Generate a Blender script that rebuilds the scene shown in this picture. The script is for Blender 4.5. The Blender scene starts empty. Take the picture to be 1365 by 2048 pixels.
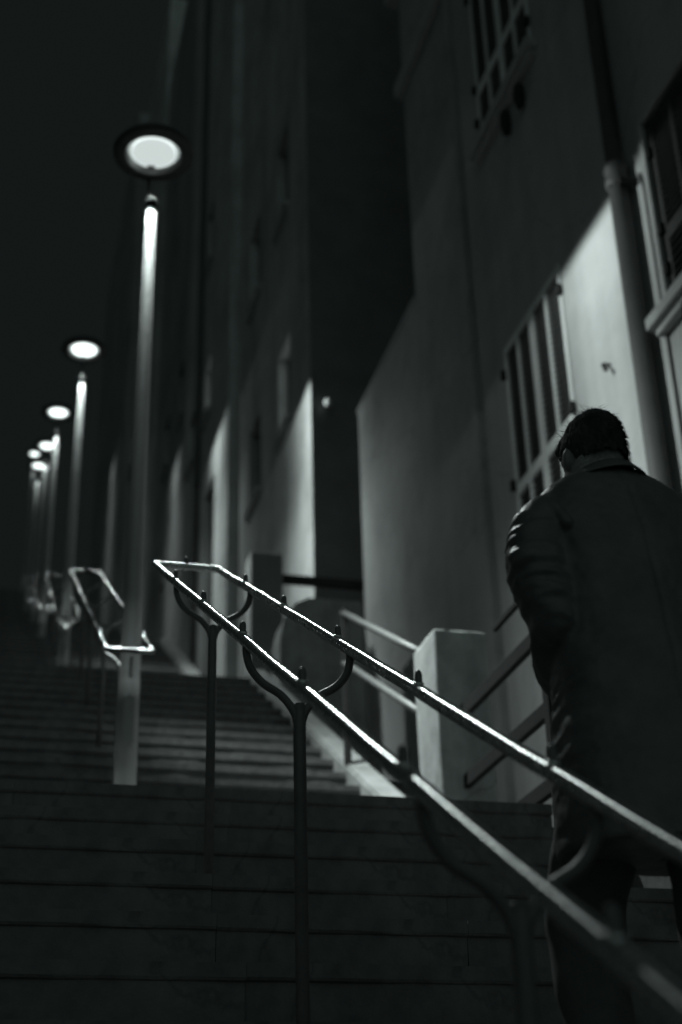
import bpy, bmesh, math, random
from mathutils import Vector, Matrix
random.seed(7)
SC = bpy.context.scene
COL = SC.collection
RAD = math.radians

# ------------------------------------------------------------------ camera
cam_d = bpy.data.cameras.new('camera')
cam_d.lens = 50.0
cam_d.sensor_fit = 'VERTICAL'
cam_d.sensor_height = 36.0
cam_d.sensor_width = 24.0
cam_d.clip_start = 0.05
cam_d.clip_end = 500.0
cam_d.dof.use_dof = True
cam_d.dof.focus_distance = 3.85
cam_d.dof.aperture_fstop = 2.2
cam = bpy.data.objects.new('camera', cam_d)
COL.objects.link(cam)
SC.camera = cam
# the frame: X right of the stairs, Y uphill, Z up, the lens at the origin
cam.matrix_world = Matrix(((0.96967, -0.08965, -0.22738, 0.0),
                           (-0.24319, -0.44675, -0.86097, 0.0),
                           (-0.02440, 0.89016, -0.45500, 0.0),
                           (0, 0, 0, 1)))

# ------------------------------------------------------------------ world, soft fill, exposure
wd = bpy.data.worlds.new('World')
SC.world = wd
wd.use_nodes = True
bg = wd.node_tree.nodes['Background']
bg.inputs['Color'].default_value = (0.72, 1.0, 0.94, 1)
bg.inputs['Strength'].default_value = 0.0095
sun_d = bpy.data.lights.new('fill_sun', 'SUN')
sun_d.energy = 0.18  # added soft fill from behind the lens to lift the dark tones
sun_d.angle = RAD(100)
sun_d.color = (0.74, 1.0, 0.94)
sun = bpy.data.objects.new('fill_sun', sun_d)
COL.objects.link(sun)
sun.rotation_euler = Vector((0.08, 0.89, -0.40)).to_track_quat('-Z', 'Y').to_euler()
SC.view_settings.view_transform = 'Standard'
SC.view_settings.look = 'None'
SC.view_settings.exposure = 0.0
SC.view_settings.gamma = 1.0
SC.view_settings.use_curve_mapping = False
SC.cycles.use_denoising = True
SC.cycles.max_bounces = 4
SC.cycles.diffuse_bounces = 1
SC.cycles.sample_clamp_indirect = 3.0
SC.cycles.caustics_reflective = False
SC.cycles.caustics_refractive = False
LAMP_COLOR = (0.89, 1.0, 0.975)
LAMP_POWER = 1750.0

# ------------------------------------------------------------------ helpers
def tag(o, label=None, cat=None, group=None, kind=None):
    if label: o['label'] = label
    if cat: o['category'] = cat
    if group: o['group'] = group
    if kind: o['kind'] = kind
    return o

def empty(name, loc=(0, 0, 0), rz=0.0, parent=None):
    o = bpy.data.objects.new(name, None)
    o.empty_display_size = 0.1
    COL.objects.link(o)
    o.location = loc
    o.rotation_euler = (0, 0, rz)
    if parent: o.parent = parent
    return o

def obj(name, me, mat=None, parent=None, loc=None, rot=None):
    o = bpy.data.objects.new(name, me)
    COL.objects.link(o)
    if mat is not None and len(me.materials) == 0:
        me.materials.append(mat)
    if parent: o.parent = parent
    if loc: o.location = loc
    if rot: o.rotation_euler = rot
    return o

def copy_tree(o, parent=None):
    c = o.copy()
    COL.objects.link(c)
    c.parent = parent
    for ch in list(o.children):
        copy_tree(ch, c)
    return c

def mesh_of(bm, name='mesh', smooth=False):
    me = bpy.data.meshes.new(name)
    bmesh.ops.recalc_face_normals(bm, faces=bm.faces[:])
    if smooth:
        for f in bm.faces: f.smooth = True
    bm.to_mesh(me)
    bm.free()
    return me

def add_box(bm, x0, x1, y0, y1, z0, z1, bevel=0.0):
    r = bmesh.ops.create_cube(bm, size=1.0)
    vs = r['verts']
    for v in vs:
        v.co = Vector(((x0 + x1) / 2 + v.co.x * (x1 - x0), (y0 + y1) / 2 + v.co.y * (y1 - y0), (z0 + z1) / 2 + v.co.z * (z1 - z0)))
    if bevel > 0:
        es = list({e for v in vs for e in v.link_edges})
        bmesh.ops.bevel(bm, geom=es, offset=bevel, segments=2, affect='EDGES', profile=0.6)

def box(x0, x1, y0, y1, z0, z1, bevel=0.0, name='box'):
    bm = bmesh.new()
    add_box(bm, x0, x1, y0, y1, z0, z1, bevel)
    return mesh_of(bm, name)

def add_tube(bm, pts, rad, n=14, caps=True):
    pts = [Vector(p) for p in pts]
    m = len(pts)
    rr = rad if isinstance(rad, (list, tuple)) else [rad] * m
    tang = []
    for i in range(m):
        a = pts[max(0, i - 1)]; b = pts[min(m - 1, i + 1)]
        tang.append((b - a).normalized())
    t0 = tang[0]
    ref = Vector((0, 0, 1)) if abs(t0.z) < 0.9 else Vector((1, 0, 0))
    u = t0.cross(ref).normalized()
    rings = []
    for i in range(m):
        t = tang[i]
        u = (u - t * u.dot(t)).normalized()
        w = t.cross(u)
        ring = []
        for k in range(n):
            a = 2 * math.pi * k / n
            ring.append(bm.verts.new(pts[i] + (u * math.cos(a) + w * math.sin(a)) * rr[i]))
        rings.append(ring)
    uv = bm.loops.layers.uv.verify()
    ln = [0.0]
    for i in range(1, m): ln.append(ln[-1] + (pts[i] - pts[i - 1]).length)
    for i in range(m - 1):
        for k in range(n):
            f = bm.faces.new((rings[i][k], rings[i][(k + 1) % n], rings[i + 1][(k + 1) % n], rings[i + 1][k]))
            f.smooth = True
            for lp, (uu, vv) in zip(f.loops, ((ln[i], k / n), (ln[i], (k + 1) / n), (ln[i + 1], (k + 1) / n), (ln[i + 1], k / n))):
                lp[uv].uv = (uu, vv)
    if caps:
        bm.faces.new(rings[0][::-1])
        bm.faces.new(rings[-1])

def tube(pts, rad, n=14, name='tube'):
    bm = bmesh.new()
    add_tube(bm, pts, rad, n)
    return mesh_of(bm, name)

def lathe(profile, n=32, name='lathe', center=(0, 0, 0)):
    """profile: (radius, z) from bottom to top"""
    bm = bmesh.new()
    rings = []
    for r, z in profile:
        if r < 1e-6:
            rings.append([bm.verts.new((center[0], center[1], center[2] + z))])
        else:
            rings.append([bm.verts.new((center[0] + r * math.cos(2 * math.pi * k / n), center[1] + r * math.sin(2 * math.pi * k / n), center[2] + z)) for k in range(n)])
    for a, b in zip(rings[:-1], rings[1:]):
        for k in range(n):
            k2 = (k + 1) % n
            if len(a) == 1 and len(b) == 1: continue
            if len(a) == 1: f = bm.faces.new((a[0], b[k], b[k2]))
            elif len(b) == 1: f = bm.faces.new((a[k2], a[k], b[0]))
            else: f = bm.faces.new((a[k], a[k2], b[k2], b[k]))
            f.smooth = True
    return mesh_of(bm, name)

def smooth_path(pts, r=0.04, seg=6):
    """round the inner corners of a polyline"""
    pts = [Vector(p) for p in pts]
    out = [pts[0]]
    for i in range(1, len(pts) - 1):
        p = pts[i]
        a = (pts[i - 1] - p); b = (pts[i + 1] - p)
        ra = min(r, a.length * 0.45); rb = min(r, b.length * 0.45)
        A = p + a.normalized() * ra; B = p + b.normalized() * rb
        for k in range(seg + 1):
            t = k / seg
            out.append(A * (1 - t) ** 2 + p * 2 * t * (1 - t) + B * t * t)
    out.append(pts[-1])
    return out

def spline(pts, seg=8):
    pts = [Vector(p) for p in pts]
    out = []
    for i in range(len(pts) - 1):
        p0 = pts[max(0, i - 1)]; p1 = pts[i]; p2 = pts[i + 1]; p3 = pts[min(len(pts) - 1, i + 2)]
        for k in range(seg):
            t = k / seg
            out.append(0.5 * ((2 * p1) + (p2 - p0) * t + (2 * p0 - 5 * p1 + 4 * p2 - p3) * t * t + (3 * p1 - p0 - 3 * p2 + p3) * t ** 3))
    out.append(pts[-1])
    return out

# ------------------------------------------------------------------ materials
def g(v): return (v, v * 1.02, v * 1.01, 1)

def material(name, v, rough=0.7, metal=0.0, var=0.25, lo=0.28, hi=0.74, scale=3.0, bump=0.15, bscale=60.0, spec=0.5, stretch=(1, 1, 1), rvar=0.0):
    m = bpy.data.materials.new(name)
    m.use_nodes = True
    nt = m.node_tree
    N, L = nt.nodes, nt.links
    b = N['Principled BSDF']
    tc = N.new('ShaderNodeTexCoord')
    mp = N.new('ShaderNodeMapping')
    mp.inputs['Scale'].default_value = stretch
    L.new(tc.outputs['Object'], mp.inputs['Vector'])
    n1 = N.new('ShaderNodeTexNoise')
    n1.inputs['Scale'].default_value = scale
    n1.inputs['Detail'].default_value = 8
    n1.inputs['Roughness'].default_value = 0.62
    L.new(mp.outputs['Vector'], n1.inputs['Vector'])
    cr = N.new('ShaderNodeValToRGB')
    cr.color_ramp.elements[0].position = lo
    cr.color_ramp.elements[0].color = g(v * (1 - var))
    cr.color_ramp.elements[1].position = hi
    cr.color_ramp.elements[1].color = g(min(0.95, v * (1 + var)))
    L.new(n1.outputs['Fac'], cr.inputs['Fac'])
    L.new(cr.outputs['Color'], b.inputs['Base Color'])
    b.inputs['Roughness'].default_value = rough
    if rvar > 0:
        mr = N.new('ShaderNodeMapRange')
        n3 = N.new('ShaderNodeTexNoise')
        n3.inputs['Scale'].default_value = 45.0
        n3.inputs['Detail'].default_value = 6
        L.new(mp.outputs['Vector'], n3.inputs['Vector'])
        mr.inputs['From Min'].default_value = 0.35
        mr.inputs['From Max'].default_value = 0.7
        mr.inputs['To Min'].default_value = max(0.03, rough - rvar)
        mr.inputs['To Max'].default_value = rough + rvar
        L.new(n3.outputs['Fac'], mr.inputs['Value'])
        L.new(mr.outputs['Result'], b.inputs['Roughness'])
    b.inputs['Metallic'].default_value = metal
    b.inputs['Specular IOR Level'].default_value = spec
    if bump > 0:
        n2 = N.new('ShaderNodeTexNoise')
        n2.inputs['Scale'].default_value = bscale
        n2.inputs['Detail'].default_value = 5
        L.new(mp.outputs['Vector'], n2.inputs['Vector'])
        bp = N.new('ShaderNodeBump')
        bp.inputs['Strength'].default_value = bump
        bp.inputs['Distance'].default_value = 0.01
        L.new(n2.outputs['Fac'], bp.inputs['Height'])
        L.new(bp.outputs['Normal'], b.inputs['Normal'])
    return m

def weather(m, streak=0.35, blotch=0.35):
    '''rain streaks, damp blotches and hairline cracks multiplied into a plaster'''
    N, L = m.node_tree.nodes, m.node_tree.links
    b = N['Principled BSDF']
    src = b.inputs['Base Color'].links[0].from_socket
    tc = N.new('ShaderNodeTexCoord')
    fac = []
    for sc_, st_, lo, hi, amt in ((1.0, (3.2, 3.2, 0.28), 0.42, 0.72, streak), (0.55, (1, 1, 1), 0.45, 0.70, blotch), (4.5, (1, 1, 1), 0.50, 0.75, blotch * 0.6)):
        mp = N.new('ShaderNodeMapping'); mp.inputs['Scale'].default_value = st_
        L.new(tc.outputs['Object'], mp.inputs['Vector'])
        n = N.new('ShaderNodeTexNoise'); n.inputs['Scale'].default_value = sc_; n.inputs['Detail'].default_value = 9; n.inputs['Roughness'].default_value = 0.65
        L.new(mp.outputs['Vector'], n.inputs['Vector'])
        mr = N.new('ShaderNodeMapRange'); mr.interpolation_type = 'SMOOTHSTEP'
        mr.inputs['From Min'].default_value = lo; mr.inputs['From Max'].default_value = hi
        mr.inputs['To Min'].default_value = 1.0; mr.inputs['To Max'].default_value = 1.0 - amt
        L.new(n.outputs['Fac'], mr.inputs['Value'])
        fac.append(mr.outputs['Result'])
    vo = N.new('ShaderNodeTexVoronoi'); vo.feature = 'DISTANCE_TO_EDGE'; vo.inputs['Scale'].default_value = 0.55
    mpv = N.new('ShaderNodeMapping')
    nz = N.new('ShaderNodeTexNoise'); nz.inputs['Scale'].default_value = 2.5; nz.inputs['Detail'].default_value = 6
    L.new(tc.outputs['Object'], nz.inputs['Vector'])
    ad = N.new('ShaderNodeVectorMath'); ad.operation = 'MULTIPLY_ADD'
    L.new(nz.outputs['Color'], ad.inputs[0]); ad.inputs[1].default_value = (0.5, 0.5, 0.5); L.new(tc.outputs['Object'], ad.inputs[2])
    L.new(ad.outputs[0], vo.inputs['Vector'])
    mr = N.new('ShaderNodeMapRange'); mr.inputs['From Min'].default_value = 0.0; mr.inputs['From Max'].default_value = 0.006
    mr.inputs['To Min'].default_value = 0.72; mr.inputs['To Max'].default_value = 1.0
    L.new(vo.outputs['Distance'], mr.inputs['Value'])
    fac.append(mr.outputs['Result'])
    cur = fac[0]
    for f_ in fac[1:]:
        q = N.new('ShaderNodeMath'); q.operation = 'MULTIPLY'
        L.new(cur, q.inputs[0]); L.new(f_, q.inputs[1]); cur = q.outputs[0]
    vm = N.new('ShaderNodeVectorMath'); vm.operation = 'SCALE'
    L.new(src, vm.inputs[0]); L.new(cur, vm.inputs['Scale'])
    L.new(vm.outputs[0], b.inputs['Base Color'])

def emission(name, s):
    m = bpy.data.materials.new(name)
    m.use_nodes = True
    nt = m.node_tree
    nt.nodes.clear()
    e = nt.nodes.new('ShaderNodeEmission')
    e.inputs['Color'].default_value = (*LAMP_COLOR, 1)
    e.inputs['Strength'].default_value = s
    o = nt.nodes.new('ShaderNodeOutputMaterial')
    nt.links.new(e.outputs[0], o.inputs[0])
    return m

M = dict(
    stone=material('step_stone', 0.15, 0.85, var=0.35, scale=7, bump=0.5, bscale=35),
    ground=material('ground_earth', 0.12, 0.95, var=0.4, scale=2, bump=0.5, bscale=20),
    pillar=material('pillar_render', 0.66, 0.9, var=0.2, scale=7, bump=0.22, bscale=25),
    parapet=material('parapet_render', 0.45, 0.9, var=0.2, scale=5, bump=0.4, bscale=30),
    plasterA=material('pale_plaster', 0.46, 0.9, var=0.10, scale=1.6, bump=0.25, bscale=45),
    plasterB=material('grey_plaster', 0.46, 0.9, var=0.14, scale=1.2, bump=0.25, bscale=40),
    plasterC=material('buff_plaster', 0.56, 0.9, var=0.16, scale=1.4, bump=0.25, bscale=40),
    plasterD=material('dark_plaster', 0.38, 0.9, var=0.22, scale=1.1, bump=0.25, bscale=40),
    shade_dark=material('shade_dark_masonry', 0.20, 0.95, var=0.2, scale=2, bump=0.4, bscale=20),  # dark tone: painted shade on end wall and gap, also dark masonry
    trim=material('stone_trim', 0.45, 0.8, var=0.15, scale=6, bump=0.3, bscale=40),
    shutter=material('painted_shutter', 0.82, 0.55, var=0.08, scale=5, bump=0.08, bscale=80),
    slat=material('shutter_slat', 0.18, 0.6, var=0.12, scale=8, bump=0.08, bscale=80),
    darkwood=material('dark_wood', 0.05, 0.6, var=0.3, scale=6, bump=0.2, bscale=50),
    iron=material('black_iron', 0.02, 0.85, var=0.2, scale=12, bump=0.15, bscale=90),
    zinc=material('zinc_pipe', 0.09, 0.6, metal=0.0, var=0.15, scale=6, bump=0.1, bscale=50),
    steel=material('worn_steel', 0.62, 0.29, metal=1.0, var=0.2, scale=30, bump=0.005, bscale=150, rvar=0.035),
    farsteel=material('dented_glint_steel', 0.085, 0.30, metal=1.0, var=0.97, lo=0.46, hi=0.56, scale=10, bump=0.8, bscale=9),  # dents, plus dark flecks in the colour that bead the highlights
    siderail=material('dull_side_rail', 0.2, 0.5, metal=0.3, var=0.3, scale=30, bump=0.05, bscale=120),
    ironpost=material('painted_iron_post', 0.13, 0.45, metal=0.0, var=0.2, scale=20, bump=0.1, bscale=120),
    lamppost=material('grey_lamp_post', 0.24, 0.42, metal=0.15, var=0.06, scale=4, bump=0.03, bscale=80),
    lamphead=material('dark_lamp_housing', 0.03, 0.7, var=0.1, scale=6, bump=0.0),
    matt_black=material('matt_black_collar', 0.004, 1.0, var=0.1, bump=0.0, spec=0.0),
    reflector=material('lamp_reflector', 0.5, 0.3, metal=0.8, var=0.05, scale=4, bump=0.0),
    lens=emission('lamp_lens_glow', 0.68),
    lensfar=emission('lamp_lens_glow_strong', 2.4),
    lensring=emission('lamp_lens_rim_glow', 1.2),
    glass=material('dark_window_glass', 0.02, 0.08, var=0.0, bump=0.0),
    glowpane=emission('glow_pane', 0.22),  # evenly glowing pane, added for bright slivers on the far walls
    coat=material('dark_nylon_coat', 0.12, 0.38, var=0.25, scale=14, bump=0.12, bscale=420, spec=0.35),
    trousers=material('dark_trousers', 0.10, 0.9, var=0.2, scale=18, bump=0.2, bscale=300),
    skin=material('skin', 0.22, 0.5, var=0.08, scale=14, bump=0.05, bscale=150),
    hair=material('dark_hair', 0.05, 0.75, var=0.4, scale=60, bump=0.5, bscale=120, stretch=(1, 1, 0.2)),
    knit=material('knit_collar', 0.4, 0.95, var=0.35, scale=160, bump=0.8, bscale=260),
    shoe=material('black_shoe', 0.02, 0.35, var=0.1, scale=10, bump=0.05),
)

for k_, a_, b_ in (('plasterA', 0.14, 0.16), ('plasterB', 0.10, 0.25), ('plasterC', 0.30, 0.30), ('plasterD', 0.4, 0.5), ('parapet', 0.3, 0.3), ('pillar', 0.25, 0.35), ('stone', 0.15, 0.4)):
    weather(M[k_], a_, b_)

def brushed(m, amount):                       # worn along the tube: gloss spread lengthwise
    N, L = m.node_tree.nodes, m.node_tree.links
    tn = N.new('ShaderNodeTangent'); tn.direction_type = 'UV_MAP'
    b = N['Principled BSDF']
    b.inputs['Anisotropic'].default_value = amount
    L.new(tn.outputs[0], b.inputs['Tangent'])
brushed(M['steel'], 0.88)
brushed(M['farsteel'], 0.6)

# ------------------------------------------------------------------ stairs
T, RZ = 0.337, 0.189
SL = RZ / T
XL, XR = -0.95, 2.30
FL = []                                # (first nosing y, level below, number of steps)
for y, z, nst in ((5.41 - 19 * T, 1.585 - 20 * RZ, 20), (7.08, 1.585, 16)):
    FL.append((y, z, nst))
for y, nst in ((13.92, 16), (20.77, 16), (27.62, 18), (34.9, 24), (44.3, 16)):
    py, pz, pn = FL[-1]
    FL.append((y, pz + pn * RZ, nst))
def top_of(f): return FL[f][0] + (FL[f][2] - 1) * T, FL[f][1] + FL[f][2] * RZ
def nose_z(f, y): return FL[f][1] + RZ + (y - FL[f][0]) * SL

stairs = empty('stairs')
tag(stairs, 'long flight of dark stone steps with landings climbing away between the handrails', kind='structure')

def step_profile(depth):
    # (y, z) with the nosing at y=0, top z=0
    return [(depth + 0.03, 0.0), (-0.002, 0.0), (-0.002, -0.036), (0.004, -0.043),
            (0.012, -0.047), (0.016, -RZ - 0.012), (depth + 0.03, -RZ - 0.012)]

def step_block(x0, x1, depth, name, seed, chips=5):
    rnd = random.Random(seed)
    bm = bmesh.new()
    prof = step_profile(depth)
    nx = chips
    rows = []
    for i in range(nx + 1):
        x = x0 + (x1 - x0) * i / nx
        row = []
        for j, (y, z) in enumerate(prof):
            dy = dz = 0.0
            if j == 1: jit = rnd.uniform(0, 0.004)
            if j in (1, 2): dy = jit
            if j in (4, 5):
                dy = rnd.uniform(-0.004, 0.004)
            row.append(bm.verts.new((x, y + dy, z + dz)))
        rows.append(row)
    n = len(prof)
    for a, b in zip(rows[:-1], rows[1:]):
        for j in range(n):
            bm.faces.new((a[j], a[(j + 1) % n], b[(j + 1) % n], b[j]))
    bm.faces.new(rows[0][::-1]); bm.faces.new(rows[-1])
    return mesh_of(bm, name)

BLK = []
for v in range(6):
    BLK.append(step_block(0, 1, T, 'step_stone', v + 1, 7))
for f, (fy, fz, fn) in enumerate(FL):
    for i in range(fn):
        y = fy + i * T; z = fz + (i + 1) * RZ
        last = (i == fn - 1)
        near = (f == 0 and i > 3) or f == 1
        cuts = [XL, XR]
        if near:
            off = random.uniform(-0.25, 0.25)
            cuts = [XL, XL + 0.85 + off, XL + 1.75 + off * 0.7, XL + 2.55 + off, XR]
        for a, b in zip(cuts[:-1], cuts[1:]):
            o = obj('step_stone', BLK[random.randrange(6)], M['stone'], stairs, loc=(a + 0.001, y + random.uniform(-0.003, 0.003), z + random.uniform(-0.003, 0.002)))
            o.scale = (b - a - 0.0012, 1, 1)
    # landing above the flight
    ty, tz = top_of(f)
    ny = FL[f + 1][0] if f + 1 < len(FL) else ty + 12
    if ny - ty > T + 0.05:
        xs = [XL, XL + 0.8, XL + 1.6, XL + 2.4, XR] if f < 2 else [XL, XR]
        for a, b in zip(xs[:-1], xs[1:]):
            obj('landing_slab', box(a + 0.003, b - 0.003, ty + T + 0.035, ny + 0.02, tz - 0.12, tz - 0.002, 0.004), M['stone'], stairs)
bm = bmesh.new()
prof = [(-6, FL[0][1] - 0.22)]
for f, (fy, fz, fn) in enumerate(FL):
    ty, tz = top_of(f)
    prof.append((fy + 0.05, fz - 0.22)); prof.append((ty + 0.3, tz - 0.22))
prof.append((62, prof[-1][1]))
r0 = [bm.verts.new((XL, y, z)) for y, z in prof]; r1 = [bm.verts.new((XR, y, z)) for y, z in prof]
for i in range(len(prof) - 1): bm.faces.new((r0[i], r0[i + 1], r1[i + 1], r1[i]))
obj('stair_base', mesh_of(bm, 'stair_base'), M['stone'], stairs)
obj('landing_slab', box(XL, XR, -6, FL[0][0] + 0.04, FL[0][1] - 0.12, FL[0][1], 0.004), M['stone'], stairs)

# ground under everything: follows the hill
bm = bmesh.new()
prof = [(-60, -3.0), (-6, -3.0)]
for f, (fy, fz, fn) in enumerate(FL):
    ty, tz = top_of(f)
    prof.append((fy, fz - 0.9)); prof.append((ty, tz - 0.9))
prof += [(70, FL[-1][1] + 2.5), (300, FL[-1][1] + 2.5)]
r0 = [bm.verts.new((-120, y, z)) for y, z in prof]; r1 = [bm.verts.new((120, y, z)) for y, z in prof]
for i in range(len(prof) - 1): bm.faces.new((r0[i], r0[i + 1], r1[i + 1], r1[i]))
tag(obj('ground', mesh_of(bm, 'ground'), M['ground']), 'dark sloping ground under and beside the stairs', kind='structure')

# side walls of the stairs
def slope_wall(name, x0, x1, f, dy0, dy1, above, below, mat):
    y0 = FL[f][0] + dy0; y1 = top_of(f)[0] + dy1
    bm = bmesh.new()
    vs = []
    for x in (x0, x1):
        vs.append([bm.verts.new((x, y0, nose_z(f, y0) + above)), bm.verts.new((x, y1, nose_z(f, y1) + above)),
                   bm.verts.new((x, y1, nose_z(f, y1) - below)), bm.verts.new((x, y0, nose_z(f, y0) - below))])
    a, b = vs
    bm.faces.new(a); bm.faces.new(b[::-1])
    for i in range(4): bm.faces.new((a[i], b[i], b[(i + 1) % 4], a[(i + 1) % 4]))
    bmesh.ops.bevel(bm, geom=bm.edges[:], offset=0.015, segments=2, affect='EDGES')
    return obj(name, mesh_of(bm, name), mat)
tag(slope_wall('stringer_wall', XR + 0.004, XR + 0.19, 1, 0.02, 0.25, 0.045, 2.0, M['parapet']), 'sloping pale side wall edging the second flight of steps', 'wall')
tag(slope_wall('stringer_wall', XR + 0.004, XR + 0.20, 0, 0.0, -0.12, 0.22, 2.2, M['shade_dark']), 'sloping grey side wall edging the nearest flight of steps', 'wall')
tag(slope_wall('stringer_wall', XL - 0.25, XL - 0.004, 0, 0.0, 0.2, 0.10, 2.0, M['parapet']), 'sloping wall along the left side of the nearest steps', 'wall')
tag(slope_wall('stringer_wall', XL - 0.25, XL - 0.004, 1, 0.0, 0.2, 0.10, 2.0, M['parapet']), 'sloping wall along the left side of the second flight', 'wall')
tag(slope_wall('stringer_wall', XR + 0.004, XR + 0.19, 2, 0.02, 0.2, 0.06, 2.0, M['shade_dark']), 'sloping wall on the right of the third flight behind the far gate pillar', 'wall')

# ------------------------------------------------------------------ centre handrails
RH, XA, XB, RR = 0.96, 0.60, 0.862, 0.0150
STUD = lathe([(0.0088, -0.004), (0.0086, 0.020), (0.0075, 0.027), (0.004, 0.0315), (0.0, 0.0325)], 12, 'stud')
WELD = lathe([(0.0085, -0.003), (0.0125, 0.0), (0.0118, 0.0025), (0.0085, 0.004)], 12, 'weld_bead')

def handrail(f, y0, y1, label, posts, studs=True, lower_end=True, n=16):
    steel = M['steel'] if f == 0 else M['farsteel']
    h = empty('handrail', (0.731, (y0 + y1) / 2, nose_z(f, (y0 + y1) / 2)))
    base = h.location
    def P(x, y, dz=0.0): return Vector((x, y, nose_z(f, y) + RH + dz)) - base
    xm = (XA + XB) / 2
    k = 26
    for x in (XA, XB):
        pts = []
        for i in range(k + 1):
            y = y0 + 0.03 + (y1 - y0 - 0.06) * i / k
            pts.append(P(x + random.uniform(-0.0012, 0.0012), y, random.uniform(-0.0012, 0.0012)))
        obj('rail', tube(pts, RR, n, 'rail'), steel, h)
    ends = [(y1, -1)] + ([(y0, 1)] if lower_end else [])
    for ye, s in ends:
        pts = smooth_path([P(XA, ye + s * 0.034), P(XA, ye), P(XB, ye), P(XB, ye + s * 0.034)], 0.03, 6)
        obj('end_bend', tube(pts, RR * 0.995, n, 'end_bend'), steel, h)
    if studs:
        y = y1 - 0.69
        while y > y0 + 0.2:
            for x in (XA, XB):
                dy = 0.0 if x == XA else 0.06
                c = P(x, y + dy, RR * 0.98 / math.cos(math.atan(SL)) - 0.002)
                s = obj('stud', STUD, M['ironpost'], h, loc=c)
                obj('weld_bead', WELD, M['steel'], s, loc=(0, 0, 0.002), rot=(math.atan(SL), 0, 0))
            y -= 0.66
        s = obj('stud', STUD, M['ironpost'], h, loc=P(xm, y1, RR - 0.002))
    for k in posts:
        py = FL[f][0] + k * T + 0.165
        pz = FL[f][1] + (k + 1) * RZ
        rz = nose_z(f, py) + RH
        zs = rz - 0.165
        p = obj('post', tube([Vector((xm, py, pz + 0.004)) - base, Vector((xm, py, zs - 0.03)) - base, Vector((xm, py, zs + 0.012)) - base],
                             [0.0158, 0.0158, 0.0150], n, 'post'), M['ironpost'], h)
        obj('base_plate', lathe([(0.0, 0.0), (0.048, 0.0), (0.048, 0.010), (0.024, 0.016), (0.022, 0.03), (0.0, 0.03)], 20, 'base_plate', Vector((xm, py, pz + 0.001)) - base), M['ironpost'], p)
        for s in (-1, 1):
            xe = XA if s < 0 else XB
            pts = spline([(xm + s * 0.004, py, zs - 0.05), (xm + s * 0.014, py, zs - 0.008), (xm + s * 0.045, py, zs + 0.032), (xm + s * 0.092, py, zs + 0.062),
                          (xe - s * 0.010, py, zs + 0.098), (xe, py, zs + 0.135), (xe, py, rz - 0.004)], 7)
            obj('bracket_arm', tube([p_ - base for p_ in pts], 0.0104, 12, 'bracket_arm'), M['ironpost'], h)
    return h
t0 = top_of(0)[0]
tag(handrail(0, 0.15, t0 - 0.13, '', (5, 8, 12, 16)), 'double steel tube handrail with small studs in the foreground', 'handrail', 'centre handrails')
nm = ('second handrail up the stairs, around the foot of the nearest lamp post',
      'third handrail up the stairs, around the foot of the second lamp post',
      'fourth handrail up the stairs, around the third lamp post',
      'fifth handrail up the stairs, blurred far away')
for f in range(1, 5):
    tag(handrail(f, FL[f][0] + 0.40, top_of(f)[0] - 0.20, '', (2, 6, 10, 13), lower_end=True, n=12), nm[f - 1], 'handrail', 'centre handrails')

# ------------------------------------------------------------------ lamps
def lamp_light(name, power):
    d = bpy.data.lights.new(name, 'POINT')
    d.energy = power
    d.color = LAMP_COLOR
    d.shadow_soft_size = 0.085
    d.use_nodes = True
    nt = d.node_tree
    N, L = nt.nodes, nt.links
    em = N['Emission']
    geo = N.new('ShaderNodeNewGeometry')
    sx = N.new('ShaderNodeSeparateXYZ')
    L.new(geo.outputs['Incoming'], sx.inputs[0])
    def val(x):
        return x
    def math_(op, a, b=None):
        n = N.new('ShaderNodeMath'); n.operation = op
        for i, v in enumerate((a, b)):
            if v is None: continue
            if isinstance(v, (int, float)): n.inputs[i].default_value = v
            else: L.new(v, n.inputs[i])
        return n.outputs[0]
    def ss(v, a, b, lo=0.0, hi=1.0):
        n = N.new('ShaderNodeMapRange'); n.interpolation_type = 'SMOOTHSTEP'
        L.new(v, n.inputs['Value'])
        n.inputs['From Min'].default_value = a; n.inputs['From Max'].default_value = b
        n.inputs['To Min'].default_value = lo; n.inputs['To Max'].default_value = hi
        return n.outputs[0]
    dx, dy, dz = sx.outputs[0], sx.outputs[1], sx.outputs[2]
    nz = math_('MULTIPLY', dz, -1.0)
    hor = math_('SQRT', math_('ADD', math_('ADD', math_('MULTIPLY', dx, dx), math_('MULTIPLY', dy, dy)), 1e-5))
    ca = math_('MAXIMUM', math_('DIVIDE', dx, hor), 0.0)
    def mul(*a):
        r = a[0]
        for q in a[1:]: r = math_('MULTIPLY', r, q)
        return r
    terms = [mul(ss(nz, 0.70, 0.95), ss(dx, -0.04, 0.22, 0.04, 1.0), 0.42),                                # down, street side of the stairs
             mul(ss(nz, 0.50, 0.76), ss(dx, 0.14, 0.34, 1.0, 0.0), ss(dy, -0.10, -0.36, 0.0, 1.0), ss(dy, -0.716, -0.668, 0.07, 1.0), 0.38),    # downhill along the handrail
             mul(math_('POWER', ca, 36.0), ss(nz, 0.10, 0.62, 1.0, 0.40), 0.34),                             # across to the houses
             mul(ss(dx, 0.22, 0.62), 0.007),                                                                 # side spill
             mul(ss(nz, 0.993, 0.9985), ss(nz, 0.9990, 0.9998, 1.0, 0.22), 7.0),
             mul(math_('POWER', ca, 6.0), ss(nz, 0.28, 0.72), 0.32)]                                                                # straight down the post
    total = 0.003
    for q in terms: total = math_('ADD', q, total)
    total = math_('MULTIPLY', total, ss(nz, -0.004, 0.012))
    L.new(total, em.inputs['Strength'])
    return d

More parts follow.
